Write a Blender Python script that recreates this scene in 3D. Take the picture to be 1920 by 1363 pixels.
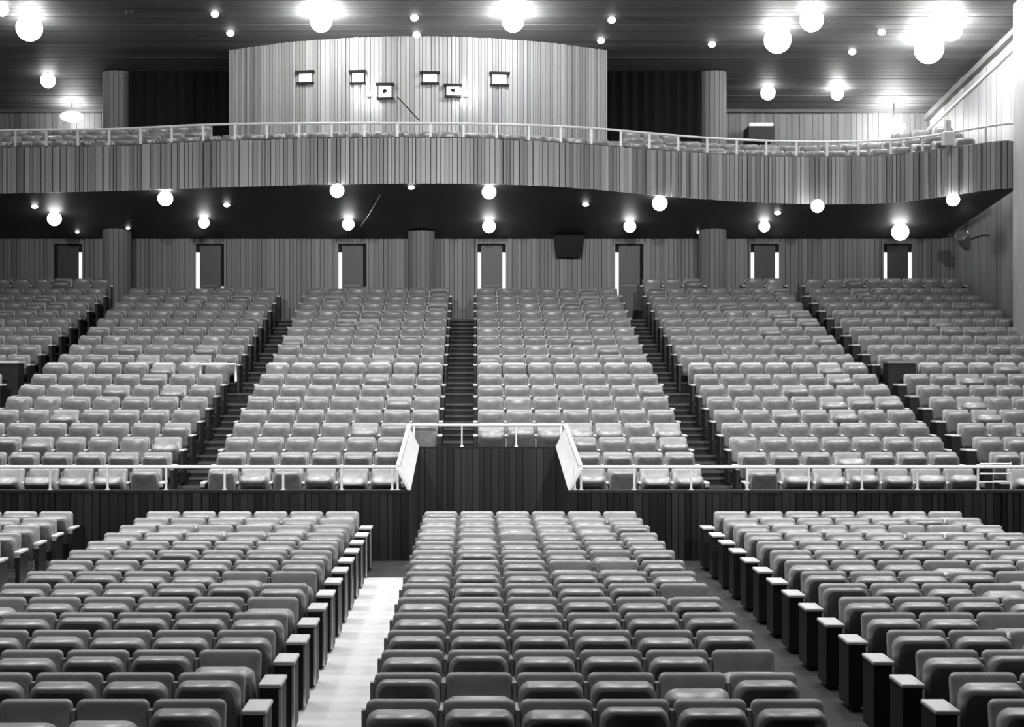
import bpy, math, random
import numpy as np
from mathutils import Vector
R = random.Random(7)
for o in list(bpy.data.objects): bpy.data.objects.remove(o)
S = bpy.context.scene
COL = S.collection

# ------------------------------------------------------------------ camera, world, exposure
FPX, PX, PY, H = 2871.0, 890.0, 681.5, 3.27          # focal length (px of a 1920 frame), eye height
cam_d = bpy.data.cameras.new('camera'); cam = bpy.data.objects.new('camera', cam_d); COL.objects.link(cam)
cam.location = (0, 0, H); cam.rotation_euler = (math.pi/2, 0, 0)
cam_d.sensor_width = 36; cam_d.lens = FPX/1920*36
cam_d.shift_x = (960-PX)/1920; cam_d.shift_y = 0
cam_d.clip_end = 300
S.camera = cam
W = bpy.data.worlds.new('world'); S.world = W; W.use_nodes = True
W.node_tree.nodes['Background'].inputs[0].default_value = (.02, .02, .02, 1)
W.node_tree.nodes['Background'].inputs[1].default_value = 1.0
S.view_settings.view_transform = 'Standard'; S.view_settings.look = 'None'
S.view_settings.exposure = 0.0; S.view_settings.gamma = 1.0
S.view_settings.use_curve_mapping = False

def spot(loc, target, power, cone=110, blend=.8, size=.15, name='house_light'):
    d = bpy.data.lights.new(name, 'SPOT'); d.energy = power; d.spot_size = math.radians(cone)
    d.spot_blend = blend; d.shadow_soft_size = size
    o = bpy.data.objects.new(name, d); COL.objects.link(o); o.location = loc
    v = Vector(target)-Vector(loc); o.rotation_euler = v.to_track_quat('-Z', 'Y').to_euler()
    return o
# house downlights of the ceiling over the stalls (outside the frame, above)
HOUSE = 1400
for Y, k in ((10.5, .25), (15, .62), (20, 1.3), (25, 1.15), (30, 1.25), (34, 1.0)):
    for X in (-11, -5.5, 0, 5.5, 11):
        spot((X, Y, H+9.4), (X, Y+.4, 0), HOUSE*k, 125, 1.0, .4)
# a few stage work lights behind the camera, high over the stage front
for X in (-6, 0, 6):
    spot((X, -2, H+7.5), (X*.9, 37, H+2.0), 16000, 36, 1.0, .3, 'stage_light')

# ------------------------------------------------------------------ materials
def mat(name, val, rough=.6, spec=.4, noise=0, scale=(1, 1, 1), rnd=0, bump=0, metal=0, emit=0, nscale=4):
    m = bpy.data.materials.new(name); m.use_nodes = True
    nt = m.node_tree; b = nt.nodes['Principled BSDF']
    b.inputs['Roughness'].default_value = rough; b.inputs['Metallic'].default_value = metal
    b.inputs['Specular IOR Level'].default_value = spec
    b.inputs['Base Color'].default_value = (val, val, val, 1)
    if emit:
        b.inputs['Emission Color'].default_value = (1, 1, 1, 1); b.inputs['Emission Strength'].default_value = emit
    if noise or rnd or bump:
        tc = nt.nodes.new('ShaderNodeTexCoord'); mp = nt.nodes.new('ShaderNodeMapping')
        mp.inputs['Scale'].default_value = scale
        nt.links.new(tc.outputs['Object'], mp.inputs['Vector'])
        n = nt.nodes.new('ShaderNodeTexNoise'); n.noise_dimensions = '4D'; n.inputs['Scale'].default_value = nscale
        n.inputs['Detail'].default_value = 5
        nt.links.new(mp.outputs[0], n.inputs['Vector'])
        oi = nt.nodes.new('ShaderNodeObjectInfo')
        mu = nt.nodes.new('ShaderNodeMath'); mu.operation = 'MULTIPLY'; mu.inputs[1].default_value = 37.0
        nt.links.new(oi.outputs['Random'], mu.inputs[0]); nt.links.new(mu.outputs[0], n.inputs['W'])
        # value = val * (1 + noise*(n-.5)*2 + rnd*(r-.5)*2)
        a = nt.nodes.new('ShaderNodeMapRange'); a.inputs[1].default_value = .25; a.inputs[2].default_value = .75
        a.inputs[3].default_value = -noise; a.inputs[4].default_value = noise
        nt.links.new(n.outputs['Fac'], a.inputs[0])
        c = nt.nodes.new('ShaderNodeMapRange'); c.inputs[3].default_value = -rnd; c.inputs[4].default_value = rnd
        nt.links.new(oi.outputs['Random'], c.inputs[0])
        s = nt.nodes.new('ShaderNodeMath'); s.operation = 'ADD'
        nt.links.new(a.outputs[0], s.inputs[0]); nt.links.new(c.outputs[0], s.inputs[1])
        f = nt.nodes.new('ShaderNodeMath'); f.operation = 'MULTIPLY_ADD'
        f.inputs[1].default_value = val; f.inputs[2].default_value = val
        nt.links.new(s.outputs[0], f.inputs[0])
        cc = nt.nodes.new('ShaderNodeCombineColor')
        for i in range(3): nt.links.new(f.outputs[0], cc.inputs[i])
        nt.links.new(cc.outputs[0], b.inputs['Base Color'])
        if bump:
            bp = nt.nodes.new('ShaderNodeBump'); bp.inputs['Strength'].default_value = bump; bp.inputs['Distance'].default_value = .01
            nt.links.new(n.outputs['Fac'], bp.inputs['Height']); nt.links.new(bp.outputs[0], b.inputs['Normal'])
    return m
M = dict(
    vinyl=mat('seat_vinyl', .25, .34, .8, .18, (1, 1, 1), .12, .1, nscale=9),
    vinyl_back=mat('back_vinyl', .27, .38, .7, .16, (1, 1, 1), .12, .1, nscale=9),
    arm=mat('arm_wood', .55, .4, .5, .1, (8, 1, 8), .1),
    std=mat('standard_metal', .22, .4, .5, .1, (1, 1, 1), .1, metal=.0),
    black=mat('black_panel', .012, .5, .3, .2, (1, 1, 1), .1),
    chrome=mat('chrome_edge', .7, .25, .5, .05, (1, 1, 1), .05, metal=.8),
    rail=mat('white_rail', .78, .35, .5, .06, (1, 1, 1), .03),
    board=mat('wall_board', .16, .5, .4, .25, (5, 5, .6), .24),
    fascia=mat('fascia_board', .27, .45, .45, .25, (5, 5, .6), .42),
    booth=mat('booth_board', .27, .5, .4, .28, (5, 5, .6), .3),
    darkboard=mat('dark_board', .013, .5, .22, .4, (5, 5, .6), .8),
    back=mat('joint_dark', .012, .8, .2, .1),
    ceil=mat('ceiling_board', .10, .62, .3, .25, (.15, 6, 6), .18),
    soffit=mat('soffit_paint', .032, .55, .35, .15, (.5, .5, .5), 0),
    concrete=mat('floor_dark', .025, .7, .3, .25, (1, 1, 1), 0),
    carpet=mat('tier_carpet', .028, .9, .1, .3, (1, 1, 1), .15),
    nose=mat('step_nosing', .065, .6, .3, .2, (1, 1, 1), .1),
    aisle=mat('aisle_runner', .55, .8, .2, .07, (1, 1, 1), 0, nscale=3),
    drape=mat('black_drape', .008, .9, .1, .3, (6, 6, .3), .3),
    white=mat('white_paint', .75, .5, .4, .08, (1, 1, 1), 0),
    column=mat('column_render', .17, .6, .35, .2, (4, 4, .4), .1),
    sidewall=mat('side_board', .38, .5, .4, .2, (5, 5, .5), .2),
    glass=mat('port_glass', .75, .15, .6, .05, (1, 1, 1), 0, emit=.5),
    lens=mat('black_lens', .004, .15, .6, .05, (1, 1, 1), 0),
    leaf=mat('door_leaf', .035, .45, .4, .2, (4, 4, .5), .15),
    frame=mat('door_frame', .16, .45, .4, .1, (4, 4, .5), .1),
)
def emitter(name, s):
    m = bpy.data.materials.new(name); m.use_nodes = True; nt = m.node_tree
    nt.nodes.remove(nt.nodes['Principled BSDF'])
    e = nt.nodes.new('ShaderNodeEmission'); e.inputs[1].default_value = s
    nt.links.new(e.outputs[0], nt.nodes['Material Output'].inputs[0]); return m
E_BIG, E_MID, E_SMALL, E_SIDE, E_HOT = emitter('globe_bright', 34), emitter('globe_soft', 13), emitter('lamp_small', 5), emitter('lobby_light', 2.2), emitter('globe_hot', 150)
E_STR = emitter('globe_strong', 85)
E_SIDE2 = emitter('lobby_dim', .5)

# ------------------------------------------------------------------ helpers
def link(name, me, parent=None, m=None, loc=None, rot=None, scale=None):
    o = bpy.data.objects.new(name, me); COL.objects.link(o)
    if parent is not None: o.parent = parent
    if m is not None and me is not None and not me.materials: me.materials.append(m)
    if loc is not None: o.location = loc
    if rot is not None: o.rotation_euler = rot
    if scale is not None: o.scale = scale
    return o
def tag(o, label=None, cat=None, group=None, kind=None):
    if label: o['label'] = label
    if cat: o['category'] = cat
    if group: o['group'] = group
    if kind: o['kind'] = kind
    return o
def empty(name, loc, label=None, cat=None, group=None):
    o = bpy.data.objects.new(name, None); COL.objects.link(o); o.location = loc; o.empty_display_size = .1
    return tag(o, label, cat, group)
def mesh(name, V, F, smooth=False, m=None):
    me = bpy.data.meshes.new(name); me.from_pydata([tuple(v) for v in V], [], F); me.update()
    if smooth: me.polygons.foreach_set('use_smooth', [True]*len(me.polygons))
    if m: me.materials.append(m)
    return me
CF = [(0, 3, 2, 1), (4, 5, 6, 7), (0, 1, 5, 4), (1, 2, 6, 5), (2, 3, 7, 6), (3, 0, 4, 7)]
def boxvf(x0, x1, y0, y1, z0, z1):
    return [(x0, y0, z0), (x1, y0, z0), (x1, y1, z0), (x0, y1, z0), (x0, y0, z1), (x1, y0, z1), (x1, y1, z1), (x0, y1, z1)], CF
def join(parts):
    V, F = [], []
    for v, f in parts:
        n = len(V); V += list(v); F += [tuple(i+n for i in q) for q in f]
    return V, F
def box(name, b, m, parent=None, kind=None):
    v, f = boxvf(*b); o = link(name, mesh(name, v, f, m=m), parent)
    if kind: o['kind'] = kind
    return o
def chamfer_box(x0, x1, y0, y1, z0, z1, c):
    V, F = [], []
    cs = ((x0, x1), (y0, y1), (z0, z1)); idx = {}
    for sx in (0, 1):
        for sy in (0, 1):
            for sz in (0, 1):
                p = [cs[0][sx], cs[1][sy], cs[2][sz]]; s = [1-2*sx, 1-2*sy, 1-2*sz]
                for a in range(3):
                    q = [p[k]+(s[k]*c if k != a else 0) for k in range(3)]
                    idx[(sx, sy, sz, a)] = len(V); V.append(tuple(q))
    for a in range(3):
        b, d = (a+1) % 3, (a+2) % 3
        for s in (0, 1):
            def k(u, v):
                t = [0, 0, 0]; t[a] = s; t[b] = u; t[d] = v; return idx[(*t, a)]
            q = [k(0, 0), k(1, 0), k(1, 1), k(0, 1)]
            F.append(tuple(q if s else q[::-1]))
    for a in range(3):
        b, d = (a+1) % 3, (a+2) % 3
        for u in (0, 1):
            for v in (0, 1):
                def k(s, ax):
                    t = [0, 0, 0]; t[a] = s; t[b] = u; t[d] = v; return idx[(*t, ax)]
                q = [k(0, b), k(1, b), k(1, d), k(0, d)]
                F.append(tuple(q if (u == v) == False else q[::-1]))
    for sx in (0, 1):
        for sy in (0, 1):
            for sz in (0, 1):
                q = [idx[(sx, sy, sz, a)] for a in range(3)]
                F.append(tuple(q if (sx+sy+sz) % 2 == 1 else q[::-1]))
    return V, F
def fix(me):
    import bmesh
    bm = bmesh.new(); bm.from_mesh(me); bmesh.ops.recalc_face_normals(bm, faces=bm.faces); bm.to_mesh(me); bm.free(); return me
UNIT = {}
def unit(m):                                       # unit board, base at z=0, centred in x and y, per material
    if m.name not in UNIT:
        v, f = boxvf(-.5, .5, -.5, .5, 0, 1); UNIT[m.name] = mesh('board', v, f, m=m)
    return UNIT[m.name]
def tube(pts, r, n=8, closed=False):
    P = [Vector(p) for p in pts]; V, F = [], []
    for i, p in enumerate(P):
        a = P[max(i-1, 0)]; b = P[min(i+1, len(P)-1)]; d = (b-a).normalized()
        u = d.cross(Vector((0, 0, 1)))
        if u.length < 1e-3: u = Vector((1, 0, 0))
        u.normalize(); w = u.cross(d).normalized()
        for k in range(n):
            t = 2*math.pi*k/n; V.append(tuple(p+u*r*math.cos(t)+w*r*math.sin(t)))
    for i in range(len(P)-1):
        for k in range(n):
            F.append((i*n+k, i*n+(k+1) % n, (i+1)*n+(k+1) % n, (i+1)*n+k))
    F.append(tuple(range(n))); F.append(tuple(range((len(P)-1)*n, len(P)*n))[::-1])
    return V, F
def lathe(prof, n=16):
    V, F = [], []
    for r, z in prof:
        for k in range(n): V.append((r*math.cos(2*math.pi*k/n), r*math.sin(2*math.pi*k/n), z))
    for i in range(len(prof)-1):
        for k in range(n): F.append((i*n+k, i*n+(k+1) % n, (i+1)*n+(k+1) % n, (i+1)*n+k))
    F.append(tuple(range(n))[::-1]); F.append(tuple(range((len(prof)-1)*n, len(prof)*n)))
    return V, F
def planks(parent, p0, p1, z0, z1, m, w=(.1, .2), depth=(.02, .05), gap=.012, base=None, z1b=None, name='plank'):
    """vertical boards on the line p0-p1 (x,y), proud to the left of the direction's right hand normal (towards -Y for +X)"""
    a = Vector((p0[0], p0[1], 0)); b = Vector((p1[0], p1[1], 0)); L = (b-a).length; d = (b-a)/L
    nrm = Vector((d.y, -d.x, 0)); ang = math.atan2(d.y, d.x); t = 0
    while t < L-.03:
        ww = min(R.uniform(*w), L-t); dd = R.uniform(*depth); c = a+d*(t+ww/2)+nrm*(dd/2)
        zt = z1 if z1b is None else z1+(z1b-z1)*(t+ww/2)/L
        link(name, unit(m), parent, loc=(c.x, c.y, z0), rot=(0, 0, ang), scale=(max(ww-gap, .02), dd, zt-z0)); t += ww
def at(x, y, Y): return ((x-PX)*Y/FPX, Y, H+(PY-y)*Y/FPX)

SW = .55                                            # seat pitch
XR, XL = 13.7, -16.7
ceil_z = lambda Y: H+8.4-.127*(max(Y, 30)-39.7)
soff_z = lambda Y: H+4.34-.123*(Y-37)
floor_z = lambda Y: .0098*(min(Y, 25)-10.97)
YW, YN, YB = 24.4, 28.2, 43.5                      # parapet wall, back of the recess, rear wall
NX0, NX1 = -1.02, 1.49

# ------------------------------------------------------------------ shell
v = [(XL, -9, floor_z(-9)), (XR, -9, floor_z(-9)), (XR, YW+.1, floor_z(YW)), (XL, YW+.1, floor_z(YW))]
vv = v+[(x, y, z-.3) for x, y, z in v]
floor = tag(link('floor', mesh('floor', vv, [(0, 1, 2, 3), (7, 6, 5, 4), (0, 4, 5, 1), (1, 5, 6, 2), (2, 6, 7, 3), (3, 7, 4, 0)], m=M['concrete'])), 'dark floor of the stalls rising in carpeted tiers to the rear doors', kind='structure')
tiers = []                                          # (Y, seat top z, extra)
LOW = [(26.2+.9*i, H-1.79+.224*i) for i in range(9)]
UPP = [(34.6+.88*i, H+.2+.231*i) for i in range(9)]
EXTRA = (42.45, H+2.36)
TOPH = .87
def tier(y0, y1, z, x0=XL, x1=XR):
    b = box('tier', (x0, x1, y0, y1, floor_z(25)-.3, z), M['carpet'], floor)
    box('nosing', (x0, x1, y0-.02, y0+.03, z-.035, z+.006), M['nose'], b)
box('pit_floor', (NX0, NX1, YW+.1, YN, floor_z(25)-.3, floor_z(25)-.02), M['concrete'], floor)
for i, (Y, zt) in enumerate(LOW):
    y0 = YW+.12 if i == 0 else Y-.45; y1 = Y+.45 if i < 8 else 34.16
    if i < 3:
        y1 = min(y1, YN+.1)
        tier(y0, y1, zt-TOPH, XL, NX0-.12); tier(y0, y1, zt-TOPH, NX1+.12, XR)
    else: tier(YN+.1 if i == 3 else y0, y1, zt-TOPH)
for i, (Y, zt) in enumerate(UPP):
    tier(Y-.44, Y+.44 if i < 8 else YB+.1, zt-TOPH)
for x0, x1 in ((XL, -10.45), (4.5, 6.1), (7.1, XR)): tier(EXTRA[0]-.42, YB, EXTRA[1]-TOPH, x0, x1)
# half steps on the aisles of the raised section
AISB = [(-.1-1.1*SW, .05*SW), (-9.5*SW, -8.3*SW), (7.15*SW, 8.35*SW), (-18.1*SW, -17.2*SW), (15.6*SW, 16.4*SW)]
for (x0, x1) in AISB:
    for rows, p in ((LOW, .9), (UPP, .88)):
        for i, (Y, zt) in enumerate(rows):
            if i == 0: continue
            if x0 > -1.5 and x1 < 1 and Y < YN+.95: continue
            z = zt-TOPH
            s = box('step', (x0, x1, Y-p/2-.42, Y-p/2, z-.25, z-.113), M['carpet'], floor)
            box('nosing', (x0, x1, Y-p/2-.44, Y-p/2-.39, z-.14, z-.107), M['nose'], s)

# pale runners on the front aisles
def runner(x0, x1, label):
    y1 = 22.3
    V = [(x0, 4, floor_z(4)+.004), (x1, 4, floor_z(4)+.004), (x1, y1, floor_z(y1)+.004), (x0, y1, floor_z(y1)+.004)]
    V += [(x, y, z+.012) for x, y, z in V]
    r = empty('aisle_runner', (0, 0, 0), label, 'carpet')
    link('carpet_strip', mesh('strip', V, CF, m=M['aisle']), r)
    box('edge_strip', (x0, x1, y1, y1+.07, floor_z(y1)+.001, floor_z(y1)+.03), M['rail'], r)
runner(-3.05*SW, -1.5*SW, 'pale runner down the aisle left of the middle front block')
runner(-11.1*SW, -9.3*SW, 'pale runner down the aisle at the far left of the front seats')

def wall(name, b, label=None, m=None):
    return tag(box(name, b, m or M['back']), label, kind='structure')
wl = wall('wall_left', (XL-.3, XL, -9, 47, -1, H+11), 'boarded left side wall', M['sidewall'])
wr = wall('wall_right', (XR, XR+.3, -9, 47, -1, H+11), 'pale boarded right side wall', M['sidewall'])
ws = wall('wall_front', (XL, XR, -9.3, -9, -1, H+11), 'dark stage wall behind the viewer', M['darkboard'])
wb = wall('wall_back', (XL, XR, YB+.06, YB+.3, H+.5, H+3.62), 'boarded rear wall with doors under the balcony')
wu = wall('wall_upper', (XL, XR, 46.05, 46.3, H+4, H+7.75), 'boarded rear wall at the top of the balcony', M['board'])
# side boards (right, seen at a slant; left out of view but the same)
for par, x, p, q in ((wr, XR, (XR, 46.0), (XR, 36)), (wl, XL, (XL, 36), (XL, 46.0))):
    planks(par, p, q, H-.2, H+9.0, M['sidewall'], (.32, .44), (.03, .06), .03)
# pilaster where the balcony ends against the right wall
pil = tag(box('trim_1', (13.08, XR, 36.4, 37.2, -.2, H+8.9), M['sidewall']), 'pale pilaster at the right end of the balcony', kind='structure')
tag(box('trim_5', (XR-.2, XR, 37.3, 46.0, 0, .16), M['column']), 'sloping cornice where the right wall meets the ceiling', kind='structure')
c5 = COL.objects[-1]; c5.location.z = 0
for v5 in c5.data.vertices: v5.co.z += ceil_z(v5.co.y)-.3
tag(box('trim_6', (XR-.12, XR, 37.3, 46.0, 0, .07), M['rail']), 'thin pale moulding below the sloping cornice on the right wall', kind='structure')
for v5 in COL.objects[-1].data.vertices: v5.co.z += ceil_z(v5.co.y)-.62
# upper rear wall boards
planks(wu, (XL, 46.05), (-9.5, 46.05), H+4.6, H+7.65, M['board'], (.14, .24), (.02, .05))
planks(wu, (6.4, 46.05), (XR-.05, 46.05), H+4.6, H+7.65, M['board'], (.14, .24), (.02, .05))
tag(box('trim_2', (XL, XR, 45.85, 46.0, H+7.52, H+7.7), M['ceil']), 'dark cornice along the top of the upper rear wall', kind='structure')

# ceiling: backing slabs and boards
cv = []
for Y in (-9, 30, 46.3): cv += [(XL, Y, ceil_z(Y)+.05), (XR, Y, ceil_z(Y)+.05)]
cv += [(x, y, z+.2) for x, y, z in cv]
ceiling = tag(link('ceiling', mesh('ceiling', cv, [(0, 2, 3, 1), (2, 4, 5, 3), (6, 7, 9, 8), (8, 9, 11, 10), (0, 1, 7, 6), (4, 10, 11, 5), (0, 6, 8, 2), (2, 8, 10, 4), (1, 3, 9, 7), (3, 5, 11, 9)], m=M['back'])), 'dark boarded ceiling sloping down to the rear', kind='structure')
fix(ceiling.data)
cu = mesh('ceiling_board', *boxvf(-.5, .5, -.5, .5, -.5, .5), m=M['ceil'])
Y = 33.0; sl = math.atan(-.127)
while Y < 46:
    ww = R.choice((.26, .3, .34)); dd = R.uniform(.03, .05)
    link('plank', cu, ceiling, loc=((XL+XR)/2, Y+ww/2, ceil_z(Y+ww/2)+.03), rot=(sl, 0, 0), scale=(XR-XL, ww-.02, dd)); Y += ww

# ------------------------------------------------------------------ parapet, recess and rail
def z_at(y, Y): return H+(PY-y)*Y/FPX
ZW, ZR = z_at(920, YW), z_at(876, YW)              # wall top / rail
ZW2, ZR2 = z_at(838, YN), z_at(797, YN)
wp = wall('wall_parapet', (XL, NX0-.1, YW+.02, YW+.12, floor_z(YW)-.05, ZW), 'dark boarded parapet below the raised seats, left of the recess')
planks(wp, (-9, YW+.02), (NX0-.02, YW+.02), floor_z(YW), ZW-.03, M['darkboard'], (.09, .15), (.02, .05), .014)
wq = wall('wall_parapet_right', (NX1+.1, XR, YW+.02, YW+.12, floor_z(YW)-.05, ZW), 'dark boarded parapet below the raised seats, right of the recess')
planks(wq, (NX1+.02, YW+.02), (10.5, YW+.02), floor_z(YW), ZW-.03, M['darkboard'], (.09, .15), (.02, .05), .014)
wn = wall('wall_recess', (NX0-.1, NX1+.1, YN, YN+.1, floor_z(YW)-.05, ZW2), 'dark boarded back wall of the entrance recess')
planks(wn, (NX0, YN), (NX1, YN), floor_z(YW), ZW2-.03, M['darkboard'], (.09, .14), (.02, .045), .012)
def slanted(name, x0, x1, za0, za1, zb0, zb1, m, parent=None):   # wall along Y from YW to YN with sloping bottom/top
    V = [(x0, YW, za0), (x1, YW, za0), (x1, YN, zb0), (x0, YN, zb0), (x0, YW, za1), (x1, YW, za1), (x1, YN, zb1), (x0, YN, zb1)]
    return link(name, mesh(name, V, CF, m=m), parent)
for nm, x0, x1, s in (('wall_recess_left', NX0-.1, NX0, 'left'), ('wall_recess_right', NX1, NX1+.1, 'right')):
    w_ = tag(slanted(nm, x0, x1, floor_z(YW)-.05, ZW, floor_z(YW)-.05, ZW2, M['darkboard']), f'dark {s} side wall of the entrance recess', kind='structure')
caps = [((XL, NX0), 'left of'), ((NX1, XR), 'right of')]
k = 3
for (x0, x1), s in caps:
    tag(box(f'trim_{k}', (x0, x1, YW-.03, YW+.16, ZW-.03, ZW+.012), M['darkboard']), f'dark coping on the parapet {s} the recess', kind='structure'); k += 1
RAILR = .028
rl = empty('parapet_railing', (-5, YW, ZW), 'long white tube railing on the parapet left of the recess', 'railing')
rr = empty('parapet_railing', (5, YW, ZW), 'long white tube railing on the parapet right of the recess', 'railing')
rc = empty('recess_railing', (.2, YN, ZW2), 'white railing with pale side panels around the entrance recess', 'railing')
def rail_child(o, par):
    o.parent = par; o.matrix_parent_inverse = par.matrix_basis.inverted(); return o
def post(par, x, y, z0, z1, r=.02):
    V, F = lathe([(r*2.2, 0), (r*2.2, .02), (r, .03), (r, z1-z0)], 10)
    rail_child(link('post', mesh('post', V, F, m=M['rail']), loc=(x, y, z0)), par)
rail_child(link('top_rail', mesh('top_rail', *tube([(-9.3, YW+.06, ZR), (NX0-.21, YW+.06, ZR)], RAILR), m=M['rail'], smooth=True)), rl)
rail_child(link('top_rail', mesh('top_rail', *tube([(NX1+.21, YW+.06, ZR), (10.6, YW+.06, ZR)], RAILR), m=M['rail'], smooth=True)), rr)
for x in (92, 200, 310, 420, 530, 640, 735): post(rl, at(x, 0, YW)[0], YW+.06, ZW, ZR)
for x in (-20, -130): post(rl, at(x, 0, YW)[0], YW+.06, ZW, ZR)
for x in (1078, 1190, 1297, 1402, 1518, 1618, 1722, 1836, 1945): post(rr, at(x, 0, YW)[0], YW+.06, ZW, ZR)
rail_child(link('top_rail', mesh('top_rail', *tube([(NX0-.19, YN+.05, ZR2), (NX1+.19, YN+.05, ZR2)], RAILR), m=M['rail'], smooth=True)), rc)
for xi, sg in ((NX0, -1), (NX1, 1)):
    xo = xi+sg*.21
    rail_child(link('side_rail', mesh('side_rail', *tube([(xo, YW+.06, ZR), (xo+sg*-.02, YN+.05, ZR2)], RAILR+.012), m=M['rail'], smooth=True)), rc)
    Vp = [(xi, YW, ZW+.01), (xi+sg*.05, YW, ZW+.01), (xi+sg*.05, YN, ZW2+.01), (xi, YN, ZW2+.01), (xo-sg*.03, YW, ZR-.03), (xo+sg*.02, YW, ZR-.03), (xo+sg*.02, YN, ZR2-.03), (xo-sg*.03, YN, ZR2-.03)]
    rail_child(link('side_panel', fix(mesh('side_panel', Vp, CF, m=M['white']))), rc)
    post(rc, xi+sg*.1, YN+.05, ZW2, ZR2); post(rc, xo, YW+.06, ZW, ZR)
for x in (866, 968): post(rc, at(x, 0, YN)[0], YN+.05, ZW2, ZR2, .014)
# small framed gate at the right end of the parapet rail
ge = empty('rail_gate', at(1895, 905, YW+.25), 'small square tube gate at the far right of the parapet rail', 'gate')
for z in (870, 888, 904):
    a_, b_ = at(1838, z, YW+.25), at(1895, z, YW+.25); rail_child(link('bar', mesh('bar', *tube([a_, b_], .014), m=M['rail'])), ge)
rail_child(link('upright', mesh('upright', *tube([at(1895, 866, YW+.25), at(1895, 918, YW+.25)], .016), m=M['rail'])), ge)

# ------------------------------------------------------------------ balcony
PXS = [-360, -300, -200, -100, 0, 200, 400, 600, 780, 900, 1000, 1100, 1200, 1300, 1400, 1500, 1600, 1700, 1800, 1900, 1912]
YBT = [352, 362, 370, 368, 362, 358, 351, 345, 343, 343.5, 347, 353, 363, 372, 378, 382, 383, 379, 363, 350, 349]
YTP = [264, 274, 283, 281, 275, 274, 264, 258, 257, 258.5, 264, 270, 278, 286, 292, 294, 294, 289, 274, 262, 261]
YRL = [228, 238, 252, 250, 243, 242, 232, 230, 230, 231, 234, 238, 247, 256, 262, 265, 265, 261, 245, 228, 227]
def smooth_tab(tab):
    xs = np.arange(-360, 1913, 4.0); ys = np.interp(xs, PXS, tab); kx = np.ones(31)/31
    return xs, np.convolve(np.pad(ys, 15, mode='edge'), kx, 'valid')
xs, yb_ = smooth_tab(YBT); _, yt_ = smooth_tab(YTP); _, yr_ = smooth_tab(YRL)
BY = (4.34+.123*37)/((PY-yb_)/FPX+.123); BX = (xs-PX)*BY/FPX
BZ0 = H+(PY-yb_)*BY/FPX; BZ1 = H+(PY-yt_)*BY/FPX; BZR = H+(PY-yr_)*BY/FPX
ok = (BX > XL+.02) & (BX < XR-.02); BX, BY, BZ0, BZ1, BZR = [a[ok] for a in (BX, BY, BZ0, BZ1, BZR)]
arc = np.concatenate([[0], np.cumsum(np.hypot(np.diff(BX), np.diff(BY)))])
def bal(s): return [float(np.interp(s, arc, a)) for a in (BX, BY, BZ0, BZ1, BZR)]
balc = empty('balcony', (-1.5, 37, H+4.3), 'curved balcony with vertical board front and dark underside', 'balcony')
def child(o, par):
    o.parent = par; o.matrix_parent_inverse = par.matrix_basis.inverted(); return o
n = len(BX)
V, F = [], []
for i in range(n):
    V += [(BX[i], BY[i]+.03, BZ0[i]+.01), (BX[i], YB, soff_z(YB)), (BX[i], BY[i]+.03, BZ1[i]-.02), (BX[i], BY[i]+.12, BZ1[i]-.02), (BX[i], BY[i]+.12, BZ1[i]-.62), (BX[i], 45.98, BZ1[i]-.62)]
for i in range(n-1):
    a, b = i*6, i*6+6
    F += [(a, b, b+1, a+1)]
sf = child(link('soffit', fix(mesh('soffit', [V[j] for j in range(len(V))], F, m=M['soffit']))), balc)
F = []
for i in range(n-1):
    a, b = i*6, i*6+6
    F += [(a, a+2, b+2, b), (a+2, a+3, b+3, b+2), (a+3, a+4, b+4, b+3), (a+4, a+5, b+5, b+4)]
dk = child(link('deck', fix(mesh('deck', V, F, m=M['back']))), balc)
s = 0; FB = unit(M['fascia'])
L = arc[-1]
while s < L-.04:
    ww = R.choice((.08, .1, .1, .1, .12, .14)); ww = min(ww, L-s); x, y, z0, z1, zr = bal(s+ww/2); x2, y2 = bal(min(s+ww/2+.05, L))[:2]; x1, y1 = bal(max(s+ww/2-.05, 0))[:2]
    ang = math.atan2(y2-y1, x2-x1); dd = R.choice((.02, .03, .05, .09))
    nx, ny = math.sin(ang), -math.cos(ang)
    child(link('plank', FB, loc=(x+nx*dd/2, y+.03+ny*dd/2, z0-.01), rot=(0, 0, ang), scale=(ww-.016, dd, z1-z0+R.uniform(-.012, .012))), balc); s += ww
cap = [(bal(t)[0], bal(t)[1]+.06, bal(t)[3]-.005) for t in np.arange(0, L, .25)]
child(link('coping', mesh('coping', *tube(cap, .03, 6), m=M['nose'], smooth=True)), balc)
brl = empty('balcony_railing', (-1.5, 36.9, H+5.4), 'slim pale railing with short posts along the balcony front', 'railing')
child(link('top_rail', mesh('top_rail', *tube([(bal(t)[0], bal(t)[1]+.09, bal(t)[4]) for t in np.arange(0, L, .2)], .03, 8), m=M['rail'], smooth=True)), brl)
pm = mesh('post', *boxvf(-.028, .028, -.02, .02, 0, 1), m=M['rail'])
t = .35
while t < L:
    x, y, z0, z1, zr = bal(t); child(link('post', pm, loc=(x, y+.09, z1-.02), scale=(1, 1, zr-z1+.02)), brl); t += .80

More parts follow.
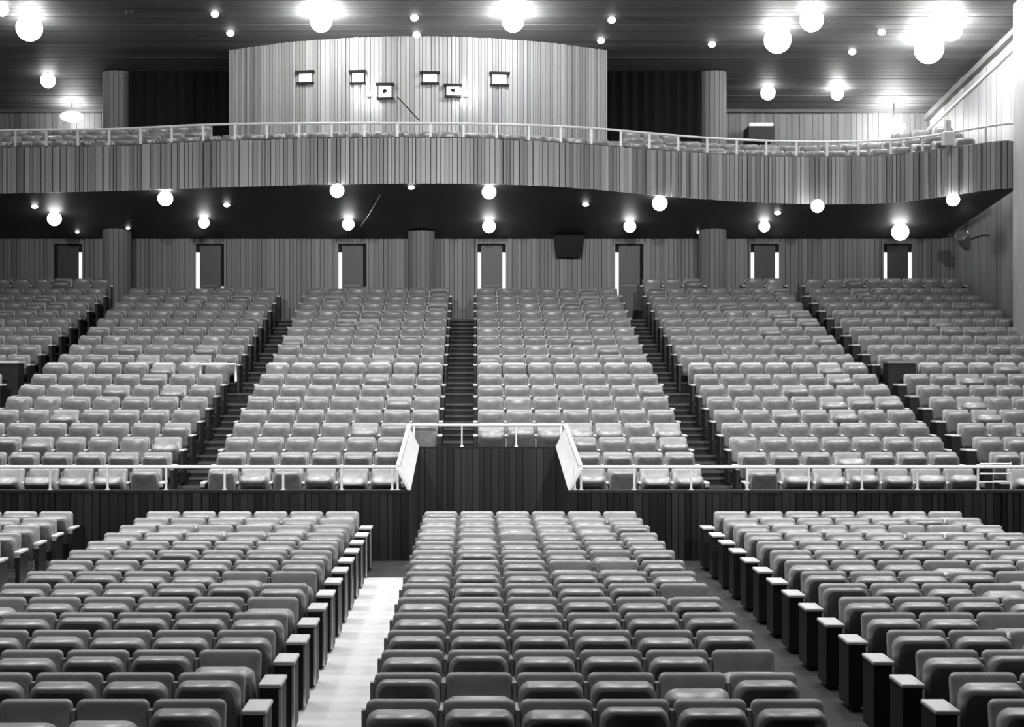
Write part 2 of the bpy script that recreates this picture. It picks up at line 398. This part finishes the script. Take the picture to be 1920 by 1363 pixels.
# columns
for xc, w_, lab in ((-9.93, .78, 'round boarded column at the left aisle under and above the balcony'), (-1.48, .74, 'boarded column at the rear wall under the balcony centre'), (6.6, .76, 'boarded column standing behind the right rear seats')):
    c = empty('column', (xc, 42.5, H+1.1), lab, 'column')
    top = soff_z(42.5) if -3 < xc < 0 else ceil_z(42.5)+.02
    z0 = H+1.1
    core, cf_ = lathe([(w_/2-.03, 0), (w_/2-.03, top-z0)], 20)
    child(link('core', mesh('core', core, cf_, m=M['back'], smooth=False), loc=(xc, 42.5, z0)), c)
    N = 18
    for kk in range(N):
        a = 2*math.pi*kk/N; rr_ = w_/2-.015; ww = 2*math.pi*w_/2/N-.012
        child(link('stave', unit(M['column']), loc=(xc+rr_*math.cos(a), 42.5+rr_*math.sin(a), z0), rot=(0, 0, a+math.pi/2), scale=(ww, .03, top-z0)), c)

# projection booth: convex boarded wall standing on the balcony
booth = empty('projection_booth', (-1.5, 40, H+5), 'convex boarded projection booth with small windows above the balcony', 'booth')
RB, CY = 12.0, 39.45+12.0; a0, a1 = math.asin(-5.03/RB), math.asin(5.03/RB)
def bth(a, r=RB): return (-1.5+r*math.sin(a), CY-r*math.cos(a))
VB, FBt = [], []
NA = 24
for i in range(NA+1):
    a = a0+(a1-a0)*i/NA; x, y = bth(a, RB-.06)
    VB += [(x, y, H+4.9), (x, y, ceil_z(y)+.03)]
    if i: j = 2*i; FBt.append((j-2, j, j+1, j-1))
xa, ya = bth(a0, RB-.06); xb, yb = bth(a1, RB-.06); j = len(VB)
VB += [(xa, 46, H+4.9), (xa, 46, H+7.6), (xb, 46, H+4.9), (xb, 46, H+7.6)]
FBt += [(0, 1, j+1, j), (2*NA, j+2, j+3, 2*NA+1)]
child(link('backing', mesh('backing', VB, FBt, m=M['back'])), booth)
a = a0
while a < a1-.002:
    ww = min(R.choice((.07, .09, .1, .13)), (a1-a)*RB); am = a+ww/RB/2; dd = R.choice((.02, .03, .05)); x, y = bth(am, RB-.06+dd/2)
    child(link('plank', unit(M['booth']), loc=(x, y, H+4.9), rot=(0, 0, am), scale=(ww-.012, dd, ceil_z(y)+.02-H-4.9)), booth); a += ww/RB
def booth_point(px, py):
    Yg = 39.5
    for _ in range(8):
        X = (px-PX)*Yg/FPX; aa = math.asin(max(-.43, min(.43, (X+1.5)/RB))); Yg = CY-RB*math.cos(aa)
    return X, Yg, z_at(py, Yg), aa
for px, py, w_, h_, lens in ((573, 146, 26, 17, 0), (671, 146, 22, 18, 0), (722, 172, 24, 22, 1), (806, 147, 27, 16, 0), (849, 171, 24, 17, 1), (936, 149, 28, 18, 0)):
    X, Yg, Z, aa = booth_point(px, py); k = Yg/FPX; w2, h2 = w_*k/2, h_*k/2
    f = child(link('window', mesh('window', *boxvf(-w2-.03, w2+.03, .0, .06, -h2-.03, h2+.03), m=M['back']), loc=(X, Yg, Z), rot=(0, 0, aa)), booth)
    link('hood', mesh('hood', *boxvf(-w2-.07, w2+.07, -.12, .06, h2, h2+.06), m=M['back']), f); link('sill', mesh('sill', *boxvf(-w2-.05, w2+.05, -.08, .06, -h2-.05, -h2), m=M['back']), f)
    link('pane', mesh('pane', *boxvf(-w2, w2, -.01, .02, -h2, h2), m=M['glass']), f)
    if lens:
        Vl, Fl = lathe([(.055, 0), (.055, .05), (.035, .052)], 12)
        link('lens', mesh('lens', Vl, Fl, m=M['lens']), f, loc=(0, -.01, 0), rot=(math.pi/2, 0, 0))
for px, py, lab in ((692, 176, 'small bright wall lamp on the booth left of the lower windows'), (872, 176, 'small bright wall lamp on the booth right of the lower windows')):
    X, Yg, Z, aa = booth_point(px, py); e = empty('wall_lamp', (X, Yg-.0, Z), lab, 'lamp')
    link('plate', mesh('plate', *boxvf(-.05, .05, -.08, .0, -.08, .08), m=M['nose']), e); link('bulb', mesh('bulb', *lathe([(.001, -.07), (.05, -.05), (.07, 0), (.05, .05), (.001, .07)], 14), smooth=True, m=E_HOT), e, loc=(0, -.16, 0))
ca, cb = booth_point(745, 182), booth_point(786, 226)
tag(link('conduit', mesh('conduit', *tube([(ca[0], ca[1]-.06, ca[2]), (cb[0], cb[1]-.06, cb[2])], .015, 6), m=M['lens'])), 'thin dark cable slanting down the booth wall', 'cable')

# black drapes either side of the booth (folded)
def drape(x0, x1, Y, z0, z1, label):
    N = int((x1-x0)/.05); V, F = [], []
    for i in range(N+1):
        x = x0+(x1-x0)*i/N; y = Y+.05*math.sin(i*1.05)+.02*math.sin(i*.37)
        V += [(x, y, z0), (x, y, z1), (x, y+.04, z0), (x, y+.04, z1)]
        if i: j = 4*i; F += [(j-4, j, j+1, j-3), (j-2, j-1, j+3, j+2), (j-3, j+1, j+3, j-1)]
    tag(link('drape', mesh('drape', V, F, True, M['drape'])), label, 'curtain')
drape(-9.5, -6.5, 42.1, H+4.97, ceil_z(42.1)-.05, 'black curtain hanging left of the projection booth')
drape(3.55, 6.25, 42.1, H+4.97, ceil_z(42.1)-.05, 'black curtain hanging right of the projection booth')

# ------------------------------------------------------------------ rear wall boards and doors
DOORS = [(128, 0, .9), (394, 1, .25), (661, .9, 0), (922, .55, .8), (1180, 1, 0), (1434, .8, .7), (1683, .8, .95)]
DW = .80; zf = H+1.19; ztop = z_at(457, YB)
edges = [XL]
dn = 1
for px, sl_, sr_ in DOORS:
    xc = (px-PX)*YB/FPX
    planks(wb, (edges[-1], YB+.06), (xc-DW/2-.06, YB+.06), zf-.3, H+3.6, M['board'], (.1, .15), (.02, .05))
    planks(wb, (xc-DW/2-.06, YB+.06), (xc+DW/2+.06, YB+.06), ztop+.06, H+3.6, M['board'], (.1, .15), (.02, .05))
    edges.append(xc+DW/2+.06)
    d = tag(box(f'door_{dn}', (xc-DW/2+.1, xc+DW/2-.1, YB+.01, YB+.05, zf-.05, ztop-.05), M['leaf']), None, kind='structure')
    d['label'] = 'dark exit door with glowing side slits, number %s from the left' % ('one', 'two', 'three', 'four', 'five', 'six', 'seven')[dn-1]
    box('door_frame', (xc-DW/2-.06, xc+DW/2+.06, YB-.03, YB+.05, ztop, ztop+.06), M['frame'], d)
    for sgn, g in ((-1, sl_), (1, sr_)):
        xo = xc+sgn*(DW/2+.03); box('door_frame', (xo-.03, xo+.03, YB-.03, YB+.05, zf-.05, ztop), M['frame'], d)
        xo = xc+sgn*(DW/2-.05)
        box('side_pane', (xo-.045, xo+.045, YB+.0, YB+.04, zf-.05, ztop-.25 if g > .5 else zf+1.0), E_SIDE if g > .5 else (E_SIDE2 if g > .1 else M['leaf']), d)
    box('push_bar', (xc-.22, xc+.22, YB-.04, YB-.01, zf+1.0, zf+1.04), M['frame'], d)
    dn += 1
planks(wb, (edges[-1], YB+.06), (XR-.06, YB+.06), zf-.3, H+3.6, M['board'], (.1, .15), (.02, .05))

# ------------------------------------------------------------------ lamps
def sphere_prof(r, n=7, flat=1.0): return [(max(r*math.sin(math.pi*i/n), .001), -r*flat*math.cos(math.pi*i/n)) for i in range(n+1)]
GM = {}
def globe_lamp(name, loc, r, em, tilt, label, cat, group, flat=1.0):
    key = (round(r, 3), em.name, flat)
    if key not in GM:
        GM[key] = (mesh('globe', *lathe(sphere_prof(r, 10, flat), 20), smooth=True, m=em), mesh('collar', *lathe([(r*.45, 0), (r*.45, .03), (r*.3, .05), (r*.3, .08)], 20), m=M['nose']))
    e = empty(name, loc, label, cat, group)
    link('globe', GM[key][0], e, loc=(0, 0, -r*flat*.92)); link('collar', GM[key][1], e, loc=(0, 0, -.06))
    return e
def on_ceiling(px, py):
    Y = (8.4+.127*39.7)/((PY-py)/FPX+.127); X, _, Z = at(px, py, Y); return X, min(Y, 45.7), Z
def on_soffit(px, py):
    Y = (4.34+.123*37)/((PY-py)/FPX+.123); X, _, Z = at(px, py, Y); return X, Y, Z
where = 'in the ceiling'
BIGC = [(55, 60, 30, E_BIG, 'large glowing globe lamp on the ceiling at the upper left'),
        (90, 155, 17, E_MID, 'medium glowing globe lamp on the left ceiling above the flat lamp'),
        (1458, 82, 31, E_BIG, 'largest glowing globe of the close pair on the right ceiling'),
        (1522, 44, 27, E_BIG, 'upper globe of the close pair on the right ceiling'),
        (1742, 100, 33, E_STR, 'glowing globe on the right ceiling nearest the side wall, lower of two'),
        (1784, 62, 25, E_STR, 'glowing globe on the right ceiling nearest the side wall, upper of two'),
        (1440, 178, 17, E_MID, 'medium glowing globe low on the right ceiling beside the column'),
        (1570, 180, 14, E_STR, 'glowing globe low on the right ceiling in the bright corner'),
        (602, 46, 25, E_HOT, 'dazzling globe lamp over the left half of the projection booth'),
        (962, 46, 25, E_HOT, 'dazzling globe lamp over the right half of the projection booth'),
        (4, 22, 15, E_MID, 'glowing globe lamp cut by the upper left corner of the view')]
for px, py, rp, em, lab in BIGC:
    Y = on_ceiling(px, py-rp)[1]; X, _, Z = at(px, py, Y); r = rp*Y/FPX*.82
    globe_lamp('globe_lamp', (X, Y, ceil_z(Y)), r, em, 0, lab, 'lamp', 'globe lamps of the upper ceiling')
for px, py, lab in ((135, 219, 'flat oval lamp at the top of the left upper rear wall'), (1676, 238, 'flat oval lamp at the top of the right upper rear wall')):
    X, Y, Z = at(px, py, 45.3)
    e = empty('oval_lamp', (X, Y, Z), lab, 'lamp'); link('bowl', mesh('bowl', *lathe(sphere_prof(.34, 10, .45), 20), smooth=True, m=E_STR if px > 900 else E_BIG), e)
    link('stem', mesh('stem', *lathe([(.02, 0), (.02, ceil_z(45.3)-Z)], 8), m=M['nose']), e)
for px, py, lab in ((403, 21, 'small round downlight, upper of two left of the booth'), (432, 57, 'small round downlight, lower of two left of the booth'), (777, 28, 'small round downlight, upper of two above the booth centre'), (781, 60, 'small round downlight, lower of two above the booth centre'), (1147, 32, 'small round downlight, upper of two right of the booth'), (1127, 71, 'small round downlight, lower of two right of the booth'), (1335, 78, 'small round downlight above the right column'), (1653, 55, 'small round downlight between the right globe pairs, upper'), (1598, 92, 'small round downlight between the right globe pairs, lower'), (243, 16, 'dull unlit round downlight on the left ceiling')):
    X, Y, Z = on_ceiling(px, py); dull = px == 243
    globe_lamp('downlight', (X, Y, ceil_z(Y)), .10, M['nose'] if dull else E_SMALL, 0, lab, 'lamp', 'small ceiling downlights', .8)
BIGS = [(310, 374, 15, 'near the balcony edge, leftmost'), (102, 412, 14, 'at the far left'), (382, 419, 11, 'over the second door from the left'), (632, 359, 14, 'near the balcony edge, left of its middle'), (653, 422, 12, 'over the third door from the left'), (917, 362, 14, 'near the balcony edge, right of its middle'), (917, 426, 13, 'over the fourth door, beside the centre aisle'), (1237, 383, 15, 'near the balcony edge above the right aisle'), (1181, 426, 12, 'over the fifth door from the left'), (1433, 426, 11, 'over the sixth door from the left'), (1533, 388, 13, 'near the balcony edge between the two right aisles'), (1787, 376, 13, 'near the balcony edge at the far right'), (1688, 437, 17, 'over the last door at the right')]
for px, py, rp, lab in BIGS:
    X, Y, Z = on_soffit(px, py-rp); Z = soff_z(Y); r = rp*Y/FPX*.95; X = (px-PX)*Y/FPX
    globe_lamp('soffit_lamp', (X, Y, Z), r, E_MID, 0, 'glowing globe under the balcony '+lab, 'lamp', 'globe lamps under the balcony')
for px, py, lab in ((65, 384, 'at the far left'), (425, 381, 'above the second door'), (771, 348, 'at the balcony centre edge'), (1098, 380, 'right of the centre'), (1458, 396, 'above the sixth door'), (145, 433, 'dim, above the first door'), (240, 426, 'dim, beside the left column'), (1310, 434, 'dim, beside the right column')):
    X, Y, Z = on_soffit(px, py); globe_lamp('soffit_downlight', (X, min(Y, 43), soff_z(min(Y, 43))), .055 if 'dim' in lab else .085, E_SMALL, 0, 'small downlight under the balcony '+lab, 'lamp', 'small downlights under the balcony', .6)

# ------------------------------------------------------------------ chairs
def rrect(w, h, r, k):
    pts = []
    for cx, cz, a0 in ((w/2-r, h-r, 0), (-w/2+r, h-r, 90), (-w/2+r, r, 180), (w/2-r, r, 270)):
        for i in range(k+1):
            a = math.radians(a0+90*i/k); pts.append((cx+r*math.cos(a), cz+r*math.sin(a)))
    return pts
def slab(w, h, t, r, bulge, k=3, warp=None):
    """rounded upholstered slab in x,z, front towards -y"""
    o = rrect(w, h, r, k); n = len(o); cz = h/2; V, F = [], []
    for sc, y in ((.90, t/2), (1, t/2-.012), (1, -t/2+.025), (.965, -t/2+.006), (.86, -t/2-bulge*.35), (.5, -t/2-bulge*.85)):
        for x, z in o:
            dx = w/2*(1-sc); xx = x*(1-dx/(w/2)); zz = cz+(z-cz)*(1-min(dx, h/2*.999)/(h/2))
            V.append((xx, y, zz))
    rings = 6
    V += [(0, t/2, cz), (0, -t/2-bulge, cz)]
    for i in range(rings-1):
        for j in range(n): F.append((i*n+j, i*n+(j+1) % n, (i+1)*n+(j+1) % n, (i+1)*n+j))
    for j in range(n):
        F.append((rings*n, (j+1) % n, j)); b = (rings-1)*n; F.append((rings*n+1, b+j, b+(j+1) % n))
    if warp: V = [warp(*v) for v in V]
    return V, F
BW, BH = .515, .50
def back_warp(x, y, z):
    u = x/(BW/2)
    return (x, y-.035*u*u*(.4+.6*z/BH)+.0, z-.012*u*u*(z/BH))
def cush_warp(x, y, z):
    u = x/.245; f = max(z/.43, 0)
    return (x, y-(.12*(1-u*u))*f*f*(1 if y < 0 else .2)+.012*f, z+.022*(1-u*u)*f)
REC = math.radians(-11)
def sm(me): return fix(me)
me_back = sm(mesh('backrest', *slab(BW, BH, .075, .045, .02, 4, back_warp), True, M['vinyl_back']))
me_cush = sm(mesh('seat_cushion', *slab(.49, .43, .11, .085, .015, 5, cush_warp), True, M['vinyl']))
me_cush.materials.append(mat('seat_pan_shade', .11, .4, .5, .15, (1, 1, 1), .1, nscale=9))
for p_ in me_cush.polygons:                         # underside pan of the folded cushion, darkened to paint in its shade
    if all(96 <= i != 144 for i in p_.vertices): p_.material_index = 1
me_arm = sm(mesh('armrest', *chamfer_box(-.028, .028, -.17, .16, 0, .035, .008), False, M['arm']))
std = join([boxvf(-.016, .016, -.09, .10, .03, .60), boxvf(-.03, .03, -.14, .15, 0, .03), boxvf(-.014, .014, .06, .13, .58, .80)])
me_std = sm(mesh('standard', *std, False, M['std']))
endp = join([chamfer_box(-.085, .085, -.20, .18, .04, .62, .006), boxvf(-.035, .035, -.16, .16, 0, .04)])
me_end = sm(mesh('end_panel', *endp, False, M['black']))
me_end2 = sm(mesh('end_panel', *join([chamfer_box(-.03, .03, -.20, .18, .04, .62, .006), boxvf(-.035, .035, -.16, .16, 0, .04)]), False, M['black']))
me_thin = sm(mesh('armrest', *chamfer_box(-.045, .045, -.21, .18, 0, .035, .008), False, M['arm']))
me_trim2 = sm(mesh('edge_trim', *boxvf(-.034, .034, -.212, -.19, .57, .62), False, M['chrome']))
me_trim = sm(mesh('edge_trim', *boxvf(.07, .092, -.212, -.19, .05, .61), False, M['chrome']))
me_warm = sm(mesh('armrest', *chamfer_box(-.095, .095, -.22, .18, 0, .035, .008), False, M['arm']))
ARMZ = .64
def chair_parts(tilt, left_end, right_end):
    """list of (name, mesh, loc, rotx, subparts)"""
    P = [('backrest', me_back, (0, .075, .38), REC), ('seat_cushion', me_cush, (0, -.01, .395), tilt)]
    for side, flag in ((-1, left_end), (1, right_end)):
        if flag == 2: P += [('end_panel', me_end, (side*(SW/2+.10), 0, 0), 0), ('armrest', me_warm, (side*(SW/2+.10), 0, .62), 0)]
        elif flag: P += [('end_panel', me_end2, (side*(SW/2+.03), 0, 0), 0), ('armrest', me_thin, (side*(SW/2+.03), 0, .62), 0)]
        elif side < 0: P += [('standard', me_std, (-SW/2, .02, 0), 0), ('armrest', me_arm, (-SW/2, 0, ARMZ-.02), 0)]
    return P
def tilt_of(r, rng):
    q = rng.random()
    if r == 'down': return math.radians(rng.uniform(32, 46) if q < .75 else rng.uniform(4, 14))
    return math.radians(rng.uniform(4, 14) if q < .8 else (rng.uniform(-6, 3) if q < .87 else rng.uniform(18, 40)))
CH = random.Random(21)
ORD = ['nearest', 'second', 'third', 'fourth', 'fifth', 'sixth', 'seventh', 'eighth', 'ninth', 'tenth', 'eleventh', 'twelfth', 'thirteenth', 'fourteenth', 'fifteenth']
COUNT = ['first', 'second', 'third', 'fourth', 'fifth', 'sixth', 'seventh', 'eighth', 'ninth']
specs = []                                          # (x, y, z, left_end, right_end, tilt, label, group, screen size, visible)
def block(x0, n, Y, ztop, label, group, aisleL=True, aisleR=True, pitch=1.0, skip=None, count_from='left', down=False):
    for j in range(n):
        x = (x0+(j+.5)*pitch)*SW
        if skip and skip(x): continue
        le, re = aisleL if j == 0 else 0, aisleR if j == n-1 else 0
        if skip and not le and skip(x-SW*pitch): le = True
        if skip and not re and skip(x+SW*pitch): re = True
        c = COUNT[j] if count_from == 'left' else COUNT[n-1-j]
        px = PX+x*FPX/Y; half = SW/2*FPX/Y
        specs.append([x, Y-.15, ztop-TOPH, le, re, tilt_of('down' if down else '', CH), label.format(c=c), group, FPX/Y, px+half > 4 and px-half < 1916])
for i in range(15):
    Y = 10.97+.9*i; zt = floor_z(Y)+TOPH-.0; r = ORD[i]
    rt = f'{r} row' if i else 'nearest row'
    block(-1.44, 6, Y, zt, 'dark vinyl folding seat, {c} from left, '+rt+' of the middle front block', 'seats of the middle front block', aisleL=False, aisleR=(i > 0 or True))
    block(-9.2, 6, Y, zt, 'dark vinyl folding seat, {c} from the bright aisle, '+rt+' of left front block', 'seats of the left front block', count_from='right', aisleR=2)
    block(6.65, 7, Y, zt, 'dark vinyl folding seat, {c} from its aisle, '+rt+' of the right front block', 'seats of the right front block', aisleL=2)
    block(-17.2, 6, Y, zt, 'dark vinyl folding seat, {c} from aisle, '+rt+' of the far left block', 'seats of the far left front block', count_from='right')
boxgap = lambda x: 16.5*SW-.1 < x < 17.5*SW or -19.2*SW < x < -18.2*SW+.1
notch = lambda x: NX0-.45 < x < NX1+.40
BLK = [(-26.2, 8, 1.0, 'far left raised block', 'right'), (-17.1, 7, 1.065, 'left raised block', 'right'), (-8.3, 7, 1.01, 'block left of centre aisle', 'left'), (.08, 7, 1.0, 'block right of centre aisle', 'right'), (8.4, 7, 1.02, 'right raised block', 'left'), (16.5, 8, 1.0, 'far right raised block', 'left')]
for i, (Y, zt) in enumerate(LOW):
    for x0, nn, pt, nm, cf in BLK:
        block(x0, nn, Y, zt, 'folding seat {c} from %s, %s row behind the rail, %s' % (cf, ORD[i] if i else 'first', nm), 'first raised rows behind the rail', pitch=pt, skip=notch if i < 3 else (boxgap if i == 8 else None), count_from=cf, aisleL=2 if x0 > 16 else 1, down=(i == 0 or (i == 3 and x0 > 0 and x0 < 1)))
colm = lambda x: 6.05 < x < 7.15
for i, (Y, zt) in enumerate(UPP):
    for x0, nn, pt, nm, cf in BLK: block(x0, nn, Y, zt, '', '', pitch=pt, aisleL=2 if x0 > 16 else 1)
for x0, nn, pt in ((-26.2, 8, 1.0), (8.4, 7, 1.02), (16.5, 8, 1.0)): block(x0, nn, EXTRA[0], EXTRA[1], '', '', pitch=pt, skip=colm)
# the 300 that show largest become things of their own
vis = sorted([s for s in specs if s[9] and s[7]], key=lambda s: -s[8])[:300]
vid = {id(s) for s in vis}
for s in vis:
    x, y, z, le, re, tl, lab, grp, _, _ = s
    e = empty('theatre_seat', (x, y, z), lab, 'seat', grp)
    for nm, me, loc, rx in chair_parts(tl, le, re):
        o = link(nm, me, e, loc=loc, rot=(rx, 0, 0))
        if nm == 'end_panel': link('edge_trim', me_trim if me is me_end else me_trim2, o)
# everything further off: one object, still full geometry (coarser cushions)
lo_back = sm(mesh('lo_back', *slab(BW, BH, .075, .045, .02, 2, back_warp), True, M['vinyl_back']))
lo_cush = sm(mesh('lo_cush', *slab(.49, .43, .11, .085, .015, 2, cush_warp), True, M['vinyl']))
me_cover = sm(mesh('cover', *chamfer_box(-.2, .2, -.05, .04, -.06, .05, .01), False, M['rail']))
SUB = {me_back.name: lo_back, me_cush.name: lo_cush}
MATS = [M['vinyl_back'], M['vinyl'], M['arm'], M['std'], M['black'], M['chrome'], M['rail']]
cacheV = {}
def arr(me):
    if me.name not in cacheV:
        a = np.empty(len(me.vertices)*3); me.vertices.foreach_get('co', a)
        cacheV[me.name] = (a.reshape(-1, 3), [tuple(p.vertices) for p in me.polygons], MATS.index(me.materials[0]), me.polygons[0].use_smooth)
    return cacheV[me.name]
def bulk(name, items, label, cat):
    VS, FS, MI, SMO = [], [], [], []; off = 0
    for s in items:
        x, y, z, le, re, tl = s[:6]
        parts = chair_parts(tl, le, re)
        if len(s) > 10: parts = parts[:2]+[('cover', me_cover, (0, .155, .845), 0)] if s[10] == 1 else parts
        for nm, me, loc, rx in parts:
            v, f, mi, smo = arr(SUB.get(me.name, me)); c, q = math.cos(rx), math.sin(rx)
            w = np.empty_like(v); w[:, 0] = v[:, 0]+loc[0]+x; w[:, 1] = v[:, 1]*c-v[:, 2]*q+loc[1]+y; w[:, 2] = v[:, 1]*q+v[:, 2]*c+loc[2]+z
            VS.append(w); FS += [tuple(i+off for i in p) for p in f]; MI += [mi]*len(f); SMO += [smo]*len(f); off += len(v)
    me = bpy.data.meshes.new(name); me.from_pydata(np.concatenate(VS).tolist(), [], FS); me.update()
    for m in MATS: me.materials.append(m)
    me.polygons.foreach_set('material_index', MI); me.polygons.foreach_set('use_smooth', SMO)
    return tag(link(name, me), label, cat, kind='stuff')
rest = [s for s in specs if id(s) not in vid]
# balcony seats behind the front, following its curve
BAL = []
for row in range(3):
    t = .6
    while t < L-.5:
        x, y, z0, z1, zr = bal(t); yy = y+1.25+row*.9; zz = z1-.55+row*.28
        clear = not (-6.9 < x < 3.9 and row > 0) and not (abs(x+9.93) < .7 and row > 3)
        if clear and yy < 41.6: BAL.append([x, yy-.15, zz, False, False, tilt_of('', CH)])
        t += SW
LOWTOP = LOW[8][0]-.15
rest2 = [s+([1] if abs(s[1]-LOWTOP) < .01 else []) for s in rest]
bulk('distant_seats', rest2+BAL, 'hundreds of folding seats in the raised rows and on the balcony', 'seats')

# ------------------------------------------------------------------ smaller things
def thing_box(name, b, m, label, cat):
    return tag(link(name, fix(mesh(name, *chamfer_box(*b, .01), False, m))), label, cat)
# entrance boxes on the cross aisle
for px, lab in ((1686, 'grey-topped dark box on the cross aisle beside the far right aisle'), (14, 'dark box with pale top edge on the cross aisle at the left border')):
    X, Y, Z = at(px, 676, 33.3); e = empty('aisle_box', (X, Y, LOW[8][1]-TOPH), lab, 'box')
    zb = LOW[8][1]-TOPH
    child(box('body', (X-.30, X+.30, Y-.25, Y+.2, zb, Z-.06), M['black']), e); child(box('lid', (X-.33, X+.33, Y-.28, Y+.23, Z-.06, Z), M['arm'] if px < 100 else M['std']), e)
# short handrail at the left aisle on the cross aisle
a_, b_ = at(376, 683, 33.2), at(442, 683, 33.2); zb = a_[2]-.38
e = empty('handrail', (b_[0], 33.2, zb), 'short white handrail at the left aisle on the cross aisle', 'handrail')
child(link('bar', mesh('bar', *tube([a_, b_], .03), m=M['rail'], smooth=True)), e)
for p in (a_, b_): child(link('post', mesh('post', *tube([(p[0], p[1], zb), p], .025), m=M['rail'], smooth=True)), e)
# dark loudspeaker hung under the balcony
X, Y, Z = at(1067, 462, 43.0)
e = empty('hanging_speaker', (X, Y, Z), 'dark wedge loudspeaker hung under the balcony right of the fourth door', 'speaker')
Vs = [(-.42, -.2, .3), (.42, -.2, .3), (.42, .3, .3), (-.42, .3, .3), (-.36, 0, -.28), (.36, 0, -.28), (.36, .3, -.28), (-.36, .3, -.28)]
link('cabinet', fix(mesh('cabinet', Vs, CF, m=M['black'])), e); link('bracket', mesh('bracket', *boxvf(-.2, .2, 0, .1, .3, .38), m=M['nose']), e)
# black monitor with lit bar at the upper right rear wall
X, Y, Z = at(1427, 248, 45.2)
e = empty('wall_monitor', (X, Y, Z), 'black box with a bright lit bar on the upper right rear wall', 'box')
link('case', mesh('case', *boxvf(-.38, .38, -.1, .8, -.24, .17), m=M['black']), e); link('light_bar', mesh('light_bar', *boxvf(-.34, .34, -.12, .02, .18, .26), m=E_SIDE), e)
# white box lamp clamped to the balcony rail, right
X, Y, Z = at(1777, 260, 38.2)
e = empty('rail_box', (X, Y, Z), 'white box lantern on the balcony rail at the right', 'box')
link('case', fix(mesh('case', *chamfer_box(-.13, .13, -.12, .12, -.17, .17, .02), m=M['white'])), e); link('cap', mesh('cap', *boxvf(-.06, .06, -.06, .06, .17, .45), m=M['rail']), e)
link('clamp', mesh('clamp', *boxvf(-.04, .04, -.05, .05, -.4, -.17), m=M['std']), e)
# spotlight on the right wall under the balcony
X, Y, Z = at(1808, 452, 40.5)
e = empty('wall_spotlight', (X, Y, Z), 'dark spotlight on a bracket by the right wall below the balcony', 'spotlight')
link('barrel', mesh('barrel', *lathe([(.10, -.3), (.17, .0), (.18, .3), (.12, .34)], 16), m=M['std']), e, rot=(math.radians(60), 0, math.radians(-35)))
link('lens', mesh('lens', *lathe(sphere_prof(.08), 12), smooth=True, m=E_SMALL), e, loc=(.03, 0, .2)); link('arm', mesh('arm', *tube([(0, 0, 0), (.5, .1, .15), (XR-X, .1, .15)], .025), m=M['nose']), e)
# loose cable under the balcony
p0, p1 = on_soffit(712, 362), on_soffit(676, 420)
N = 8; pts = [(p0[0]+(p1[0]-p0[0])*i/N, p0[1]+(p1[1]-p0[1])*i/N, p0[2]+(p1[2]-p0[2])*i/N-.06-.05*math.sin(math.pi*i/N)) for i in range(N+1)]
tag(link('soffit_cable', mesh('soffit_cable', *tube(pts, .014, 6), m=M['std'])), 'thin cable looping below the balcony to the left lamp', 'cable')
